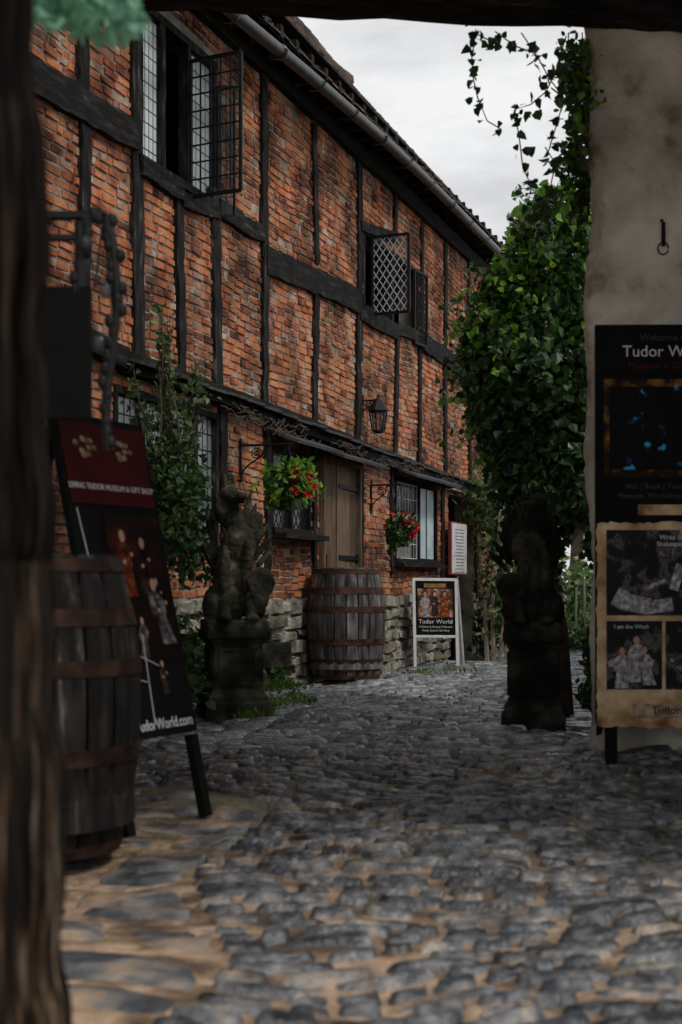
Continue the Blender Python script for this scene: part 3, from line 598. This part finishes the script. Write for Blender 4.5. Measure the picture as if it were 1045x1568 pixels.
b=B(); b.box((.015,0,.54),(.035,.03,1.08)); b.box((.535,0,.54),(.035,.03,1.08)); b.box((.275,0,1.065),(.485,.028,.035)); b.box((.275,0,.37),(.485,.028,.03)); 
b.tube([(.02,.02,1.06),(.06,.36,-.02)],.016,4); b.tube([(.56,.02,1.06),(.70,.40,-.04)],.016,4); b.out('frame',white,S)
b=B(); b.quad((.56,.03,1.0),(.68,.36,.1),(.60,.36,.1),(.545,.03,1.0)); b.out('rear_panel',white,S)
pane(S,'poster',.033,.517,.386,1.046,black,0,.012)
pane(S,'crest_banner',.14,.41,.965,1.015,gold,-.009)
pane(S,'poster_photo',.06,.49,.60,.95,M('tavern_photo',[(0,(.015,.008,.006)),(.45,(.10,.04,.02)),(.7,(.35,.18,.09)),(1,(.6,.5,.42))],.5,9,0,0,spec=.1),-.009)
for x,c in((.15,cloth_w),(.27,cloth_k),(.39,cloth_r)): figure(S,x,.8,.11,c,-.0125)
txt(S,'Tudor World',.075,.275,.525,paper,-.01); txt(S,'Children & Groups Welcome',.034,.275,.475,paper,-.01); txt(S,'Family Quiz & Gift Shop',.034,.275,.43,paper,-.01)
RB=empty('tall_information_board',mw=frame_mat((1.352,7.62,0),(1,-.02,0),(0,.01,1)))
pane(RB,'board',0,1.0,.2,2.31,black,0,.05)
b=B(); b.box((.08,0,.08),(.06,.045,.24)); b.box((.92,0,.08),(.06,.045,.24)); b.tube([(.08,.02,.6),(.08,.5,.0)],.02,4); b.out('feet',black,RB)
gr=M('faded_print',[(0,(.04,.04,.045)),(1,(.08,.08,.09))],.6,spec=.1)
txt(RB,'Welcome to',.05,.36,2.225,gr,-.027); txt(RB,'Tudor World',.085,.375,2.14,paper,-.027); txt(RB,'Museum & Gift Shop',.05,.38,2.075,M('red_print',[(0,(.05,.008,.008)),(1,(.09,.02,.014))],.6,spec=.1),-.027)
pane(RB,'gilt_frame',.04,.95,1.5,2.02,M('dim_gilt',[(0,(.004,.002,.001)),(.55,(.02,.01,.004)),(1,(.3,.14,.03))],.6,10,0,0,spec=.1),-.028,.006); pane(RB,'stage_photo',.07,.92,1.54,1.98,M('stage_blue',[(0,(.001,.001,.0015)),(.84,(.003,.004,.007)),(.95,(.01,.08,.2)),(1,(.05,.35,.65))],.6,12,0,0,spec=.1),-.033,.006)
for k,t in enumerate(('Visit | Book | Tour | Shop','Museum, Workshops & Tours')): txt(RB,t,.04,.36,1.44-k*.05,gr,-.027)
pane(RB,'banner',.22,.6,1.3,1.355,parch,-.028,.005)
V=[];n=40
for i in range(4):
    a=[(0,.18),(.99,.18),(.99,1.26),(0,1.26)]; p,q_=a[i],a[(i+1)%4]
    for k in range(n): t=k/n; V.append((p[0]+(q_[0]-p[0])*t+random.gauss(0,.004),-.045,p[1]+(q_[1]-p[1])*t+random.gauss(0,.004)))
m_=len(V); mk('parchment_panel',V+[(x,-.03,z) for x,_,z in V],[tuple(range(m_))]+[(i,(i+1)%m_,m_+(i+1)%m_,m_+i) for i in range(m_)],parch,RB)
for x0,x1,z0,z1 in((.05,.6,.77,1.22),(.05,.34,.38,.74),(.36,.8,.38,.74)):
    pane(RB,'photo_mount',x0,x1,z0,z1,pic,-.048,.005)
b=B(); y=-.0515
for x,z,an,ww,hh in((.2,.83,.2,.16,.09),(.33,.82,-.15,.13,.07),(.12,.86,.5,.06,.10),(.42,.97,.3,.05,.14),(.3,.93,-.4,.12,.02)):
    R3=Matrix.Rotation(an,3,'Y'); b.box((x,y,z),(ww,.002,hh),R3); y-=.0015
b.out('printed_papers',cloth_w,RB)
for x,z,s,l in((.2,.57,.09,.1),(.13,.52,.08,0),(.26,.53,.075,-.2),(.55,.57,.09,0)): figure(RB,x,z,s,cloth_w,-.0525,l)
txt(RB,'Write like\nShakespeare',.035,.4,1.17,paper,-.052); txt(RB,'I am the Witch',.03,.18,.7,paper,-.052)
b=B(); b.box((.36,-.05,.27),(.34,.006,.07)); b.out('scroll_banner',M('scroll',[(0,(.1,.05,.03)),(1,(.5,.36,.22))],.6,20,0,0),RB); txt(RB,'Tudor',.06,.36,.25,redbg,-.055)
# ---------------------------------------------------------------- passage: pillar, lintel, ceiling, post
pl=empty('whitewashed_gate_pillar'); V=[];Fq=[]
nz=130
def pillx(z): return 1.40+.02*math.sin(z*2.2)+.012*math.sin(z*7)-.03*max(0,(z-3.2))
for j in range(nz+1):
    z=4.1*j/nz; x0=pillx(z)
    ring=[(x0+.22,8.95),(x0+.07,8.4),(x0,8.12),(x0+.03,8.03),(x0+.09,8.0)]+[(x0+.09+.05*i,8.0) for i in range(1,21)]+[(2.6,8.95)]
    cz=.02*abs(math.sin(z*math.pi/.08))**.4
    for x,y in ring:
        hd=.009*abs(math.sin((x+(.11 if int(z/.08)%2 else 0))*math.pi/.22))**.3
        V.append((x-cz*.5+random.gauss(0,.003),y-cz-hd+random.gauss(0,.003)+.02*math.sin(x*9+z*5)+.01*math.sin(x*23-z*11),z))
n=len(V)//(nz+1)
for j in range(nz):
    for i in range(n): Fq.append((j*n+i,j*n+(i+1)%n,(j+1)*n+(i+1)%n,(j+1)*n+i))
mk('pillar',V,Fq,wash,pl,True)
b=B(); b.tube([(1.78,7.97,2.95),(1.78,7.93,2.93),(1.78,7.93,2.8)],.012,5); b.tube([(1.78+.03*math.cos(a*.6),7.94,2.79+.035*math.sin(a*.6)) for a in range(11)],.005,4); b.out('iron_hook',iron,pl)
ar=empty('archway_passage'); b=B()
def lin(bb,x0,x1,y0,y1,zb0,zb1,zt,n=30):
    v=[]
    for i in range(n+1):
        k=i/n; x=x0+(x1-x0)*k; zz=zb0+(zb1-zb0)*k+random.uniform(-.006,.006)+(.015 if math.sin(x*6)>.4 else 0)
        v+=[(x,y0,zz),(x,y1,zz),(x,y1,zt),(x,y0,zt)]
    bb.add(v,[(i*4+k,i*4+(k+1)%4,i*4+4+(k+1)%4,i*4+4+k) for i in range(n) for k in range(4)]+[(3,2,1,0),(n*4,n*4+1,n*4+2,n*4+3)])
lin(b,-4.2,3.2,7.7,8.0,4.27,3.93,4.55); b.out('lintel_beam',oakh,ar)
b=B(); b.box((-.4,5.9,4.6),(7.6,4.6,.08))
for i in range(10): b.box((-3.9+i*.75,5.8,4.46),(.12,3.9,.16))
b.out('shade_ceiling_joists',oakh,ar)  # ceiling out of view, added to darken the passage
b=B(); b.box((-2.35,5.6,2.2),(.3,4.2,4.6)); b.out('passage_wall_left',mortar,ar)
b=B(); b.box((2.85,5.6,2.2),(.3,4.2,4.6)); b.out('passage_wall_right',wash,ar)
po=empty('timber_post')
prof=sorted([(0,-.45),(.27,-.452),(.5,-.462),(.8,-.472),(.95,-.477),(1.1,-.48),(1.5,-.492),(1.84,-.515),(3.2,-.53)])
def postpart(z0,z1,nz,mat,nm):
    V=[]
    for j in range(nz+1):
        z=z0+(z1-z0)*j/nz; xe=float(np.interp(z,[p[0] for p in prof],[p[1] for p in prof]))+.006*math.sin(z*13)+.004*math.sin(z*31)
        for i in range(40):
            a=2*math.pi*i/40; cxp=xe-.11; c,s=math.cos(a),math.sin(a); p=.45; gr_=.009*math.sin(i*5+z*2)+.008*math.sin(i*2.3+z*3)
            V.append((cxp+.11*math.copysign(abs(c)**p,c)+gr_,2.3+.09*math.copysign(abs(s)**p,s)+gr_,z))
    mk(nm,V,[(j*40+i,j*40+(i+1)%40,(j+1)*40+(i+1)%40,(j+1)*40+i) for j in range(nz) for i in range(40)],mat,po,True)
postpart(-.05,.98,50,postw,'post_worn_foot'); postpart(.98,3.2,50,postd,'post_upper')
hs=empty('hanging_sign'); Y=4.5; b=B(); Zs=at(100,335,Y).z
b.tube([(-2.2,Y,Zs),(at(150,330,Y).x,Y,Zs+.01)],.016,6); b.tube([(-2.2,Y,Zs-.06),(at(120,362,Y).x,Y,Zs-.06)],.012,6); b.tube([at(122,340,Y),at(122,445,Y)],.017,6)
b.out('bracket',iron,hs); b=B(); a=at(62,440,Y); c=at(140,640,Y); b.box(((a.x+c.x)/2,Y,(a.z+c.z)/2),(c.x-a.x,.03,a.z-c.z)); b.out('board',black,hs)
b=B(); path=[(122,440),(126,380),(136,338),(150,322),(163,333),(173,370),(178,420),(180,470),(174,520),(166,580),(162,640),(165,690)]
b.tube([at(x,y,Y) for x,y in path],.016,6)
for (x0,y0),(x1,y1) in zip(path,path[1:]):
    for k in range(3):
        p=at(x0+(x1-x0)*k/3,y0+(y1-y0)*k/3,Y)
        b.ell(p+Vector((random.uniform(-.02,.02),0,-.01)),(.018,.018,.024),n=8)
path=[(132,345),(146,440),(158,335),(170,430),(178,500)]
b.tube([at(x,y,Y) for x,y in path],.008,5); b.out('festoon_chain',iron,hs)
gb=B()
for x,y in((133,372),(162,445),(152,525)): gb.ell(at(x,y,Y-.02),(.02,.02,.026),n=10)
gb.out('festoon_bulbs',glass('bulb',(.05,.06,.07),.6),hs,True)
fe=empty('hanging_fern'); pts=[]
for _ in range(340):
    x=random.uniform(40,215); y=random.uniform(-60,20)+ (48 if 110<x<205 else 25)*random.random(); pts.append(at(x,y,3.1+random.uniform(-.15,.15)))
leaves('fronds',pts,.034,teal,fe,.5); b=B(); b.tube([at(120,-60,3.1),at(120,-300,3.1)],.006,4); b.out('stem',bark,fe)
# ---------------------------------------------------------------- ivy
iv=empty('ivy_tree')
b=B(); b.tube([(1.62,10.4,-.05),(1.6,10.5,.6),(1.5,10.6,1.2),(1.4,10.7,1.8),(1.5,10.7,2.6)],[.07,.06,.055,.05,.04],8)
for k in range(8):
    a=k*.8; b.tube([(1.48,10.6,1.4),(1.45+.25*math.cos(a),10.6+.25*math.sin(a),1.9),(1.42+.4*math.cos(a),10.6+.4*math.sin(a),2.2+.1*k)],[.025,.02,.008],5)
b.out('trunk',bark,iv,True)
def bp(px,py,d,rx,ry,rz=None): 
    p=at(px,py,d); s=d/F; return (tuple(p),(rx*s,(ry if rz is None else rz)*s*1.1,ry*s))
low=[bp(790,560,10.6,65,90),bp(850,600,10.4,75,110),bp(760,600,10.8,45,70),bp(800,680,10.5,60,70),bp(860,720,10.2,55,70),bp(900,620,10.6,50,130),bp(740,530,10.8,32,40),bp(785,740,10.4,42,40),bp(765,650,10.7,40,50),bp(845,470,10.6,75,70),bp(890,500,10.5,50,80)]
top=[bp(800,430,10.6,54,45),bp(845,400,10.5,50,50),bp(770,465,10.7,45,38),bp(745,500,10.8,35,30),bp(805,350,10.6,24,30),bp(855,325,10.4,42,42),bp(890,380,10.6,40,60),bp(825,400,10.6,46,46),bp(725,540,10.8,18,30)]
leaves('ivy_foliage',blobs(low,9500,.3,.09),.064,ivy,iv,.5)
leaves('ivy_mid_foliage',blobs(low[9:]+low[6:7]+low[:1],260,.9,.1),.06,ivyb,iv,.5)
leaves('ivy_lit_top_foliage',blobs(top,1800,.7,.2),.058,ivyb,iv,.4); leaves('ivy_upper_shade',blobs(top,2300,.3,.15),.06,ivy,iv,.4)  # bright leaves paint light onto the crown, dark ones its shade
leaves('ivy_trunk_cover',blobs([bp(845,800,10.3,30,60),bp(838,900,10.3,22,70),bp(790,790,10.4,18,30),bp(822,765,9.6,34,28)],900,.3),.055,ivy,iv,.5)
sp=[]; st=B()
for _ in range(80):
    bb=random.choice(low[:3]+low[6:9]+top); d=Vector((random.uniform(-1,.2),random.uniform(-.6,.4),random.uniform(-.8,.9))).normalized(); c=Vector(bb[0])+Vector((d.x*bb[1][0],d.y*bb[1][1],d.z*bb[1][2]))*.95
    pp=[c]
    for k in range(6):
        c=c+d*.04+Vector((random.gauss(0,.01),random.gauss(0,.01),-.006*k)); pp.append(c); sp.append(c+Vector((random.gauss(0,.02),random.gauss(0,.02),random.gauss(0,.02))))
    st.tube(pp,.003,3)
leaves('ivy_shoots',sp[:210],.05,ivyb,iv,.3); leaves('ivy_shoots_dark',sp[210:],.05,ivy,iv,.3); st.out('ivy_shoot_stems',bark,iv)
tr_=[bp(915,800,9.6,18,80),bp(912,1000,9.2,16,50),bp(905,1060,9.0,22,28),bp(870,770,10.0,30,40)]
leaves('ivy_trailing',blobs(tr_,1000,.2),.06,ivy,iv,.6)
vn=empty('hanging_vine'); b=B(); LP=[]
paths=[[(728,45),(722,90),(724,120),(732,150),(745,185),(768,198)],[(868,55),(850,110),(838,140),(815,160),(790,168),(795,215),(802,258),(822,300)],[(800,50),(826,90),(840,120),(862,150)],[(870,50),(868,120),(880,190),(895,260)],[(890,50),(895,150),(902,240),(915,262),(955,268)],[(835,225),(850,250),(842,300),(830,340)],[(760,48),(790,70),(815,80)],[(722,48),(745,60),(768,70)],[(822,300),(808,330),(795,360)],[(862,160),(850,200),(838,240)]]
for pth in paths:
    P3=[at(x+random.uniform(-2,2),y,8.1) for i,(x,y) in enumerate(pth)]; b.tube(P3,.004,5)
    for a,c in zip(P3,P3[1:]):
        L_=(c-a).length
        for _ in range(int(L_*42)+1): LP.append(a.lerp(c,random.random())+Vector((random.gauss(0,.02),random.gauss(0,.03),random.gauss(0,.02))))
b.out('stems',bark,vn); leaves('vine_leaves',LP,.05,ivy,vn,.5)
dn=[bp(880,110,8.3,24,55),bp(893,170,8.3,18,70),bp(876,250,8.6,20,40),bp(895,290,8.6,22,50),bp(828,325,9,26,22)]
leaves('vine_mass',blobs(dn,600,.2,.25),.05,ivy,vn,.5)
leaves('vine_young',blobs(dn,260,.5,.3),.05,ivyb,vn,.5)
# ---------------------------------------------------------------- shrubs by the house
sh=empty('climbing_shrub')
dense=[bp(265,720,10.2,45,60),bp(275,810,10.2,45,80),bp(300,760,10.4,22,60),bp(300,850,10.6,35,50),bp(245,700,10.3,25,50)]
leaves('foliage',blobs(dense,1400,.1,.15),.05,darkleaf,sh,0)
b=B(); LP=[]
for _ in range(26):
    x0=random.uniform(240,290); x1=random.uniform(190,325); yt=random.uniform(540,640) if random.random()<.8 else 480; 
    if yt==480: x1=random.uniform(236,262)
    P3=[at(x0+(x1-x0)*(k/5)**1.4+random.gauss(0,3),860+(yt-860)*k/5,10.3+random.gauss(0,.05)) for k in range(6)]; b.tube(P3,[.012,.01,.008,.006,.005,.003],4)
    for a,c in zip(P3[1:],P3[2:]):
        for _ in range(8): LP.append(a.lerp(c,random.random())+Vector((random.gauss(0,.03),random.gauss(0,.03),random.gauss(0,.03))))
leaves('foliage_thin',LP,.046,M('shrub_leaf_light',[(0,(.03,.06,.02)),(.6,(.08,.15,.045)),(1,(.22,.32,.10))],.5,2,.7,0,trans=.3),sh,0)
b.out('stems',bark,sh)
hb=empty('border_plants'); s2=[((-1.35,10.9,.35),(.45,.35,.4)),((-1.0,11.6,.3),(.35,.35,.35)),((-1.6,10.2,.6),(.4,.3,.6)),((-.9,12.3,.2),(.25,.3,.2)),((-1.3,9.9,.25),(.4,.3,.3)),((-.62,13.1,.15),(.18,.25,.18))]
leaves('foliage',blobs(s2,3000,.2),.065,darkleaf,hb,0)
mo=empty('grass_tufts'); pts=[]
for px,py,sx,sy,n in((425,1056,30,8,560),(405,1084,20,6,280),(545,1036,22,4,260),(455,1076,30,4,140),(645,1030,25,3,60),(700,1020,25,2,60),(385,1095,18,4,140),(565,1030,12,3,150)):
    for _ in range(n):
        x=px+random.gauss(0,sx*.6); y=py+random.gauss(0,sy*.6); d=F*H/(max(y,1012)-HZ); pts.append(Vector(((x-CX)*d/F,d,g(d)+undul((x-CX)*d/F,d)-.01+random.uniform(0,.035))))
leaves('blades',pts,.045,moss,mo,-.8,tpl=SLIM)
mp_=[]
for _ in range(2600):
    d=random.uniform(9.5,19); x=random.uniform(-1.2 if d<14 else .3,.9+.12*(d-9)); 
    if math.sin(x*2.3+d)*math.cos(d*1.1-x)+random.gauss(0,.25)<.35: continue
    mp_.append((x,d,g(d)+undul(x,d)-.018+random.uniform(0,.01)))
leaves('joint_moss',mp_,.024,moss,mo,0)
ec=empty('climbing_plant_on_trellis')
s3=[((2.3,20.3,1.2),(.35,.4,.9)),((2.15,20.6,2.1),(.35,.4,.5)),((2.7,20.6,.6),(.35,.4,.6)),((2.5,21,1.9),(.5,.4,.6)),((2.2,21.5,3.4),(.5,.5,1.2)),((2.05,20.6,.2),(.2,.3,.4))]
leaves('foliage',blobs(s3,1600,.2,.15),.085,darkleaf,ec,.2); leaves('foliage_light',blobs(s3[:4],1500,.5,.2),.08,hedgeleaf,ec,.2)
b=B()
for k in range(9): x=2.05+k*.09; b.tube([(x,20.2,-.2),(x+random.uniform(-.12,.12),20.2,.6),(x+random.uniform(-.2,.2),20.2,1.3),(x+random.uniform(-.25,.25),20.3,2.1)],[.035,.03,.022,.012],5)
b.out('stems',M('pale_bark',[(0,(.15,.11,.08)),(1,(.4,.33,.26))],.9,8,.2,.5),ec)
hg=empty('garden_hedge'); s4=[((x,28+random.uniform(-1,1.5),random.uniform(.1,1.1)),(random.uniform(.8,1.3),.8,random.uniform(.6,1.1))) for x in np.arange(-1,13,.9)]
leaves('foliage',blobs(s4,6500,.3),.13,hedgeleaf,hg,.1); leaves('foliage_shade',blobs(s4,7000,.2),.13,darkleaf,hg,.1)
tg=empty('garden_tree'); b=B(); b.tube([(5.5,34,-.2),(5.6,34,2),(5.4,34,3.4)],[.2,.15,.1],8)
for k in range(6): b.tube([(5.5,34,1.8),(5.5+math.cos(k)*.9,34+math.sin(k)*.9,3+.2*k)],[.07,.03],5)
b.out('trunk',bark,tg,True); leaves('crown',blobs([((5.5+math.cos(k*1.3)*.9,34+math.sin(k*1.3)*.9,2.9+.25*(k%4)),(.9,.9,.7)) for k in range(8)],4000,.3),.14,hedgeleaf,tg,.1)
gb2=empty('garden_border'); s5=[((x,23.8+random.uniform(-.4,.6),random.uniform(-.1,.35)),(random.uniform(.25,.4),.3,random.uniform(.2,.45))) for x in np.arange(2.6,6.5,.33)]
leaves('foliage',blobs(s5,2600,.2,.15),.07,darkleaf,gb2,0); leaves('foliage_light',blobs(s5,1200,.6,.2),.07,hedgeleaf,gb2,0)
b=B()
for k in range(14): x=3.3+.17*k; b.tube([(x,24.4,-.2),(x+random.uniform(-.05,.05),24.4,random.uniform(.7,1.1))],.018,5)
b.out('stakes',M('pale_stake',[(0,(.15,.14,.12)),(1,(.35,.33,.29))],.8),gb2)
gw=empty('garden_wall',(2.25,9.1,0),(0,0,math.atan2(16,3.3))); b=B(); b.box((8,-.0-.12,.9),(16,.2,2.3)); b.out('core',mortar,gw)
b=B(); courses(b,0,16,-.2,2.05,.078,.23,.012,.012,[]); o=b.out('bricks',brick,gw); o.scale=(1,-1,1)
b=B(); b.box((8,-.12,2.09),(16.1,.34,.07)); b.out('coping',plst,gw)
leaves('ivy_cover',np.array([(random.uniform(0,16),random.uniform(0,.14),random.uniform(0,2.3)) for _ in range(3500)]),.08,ivy,gw,.5)
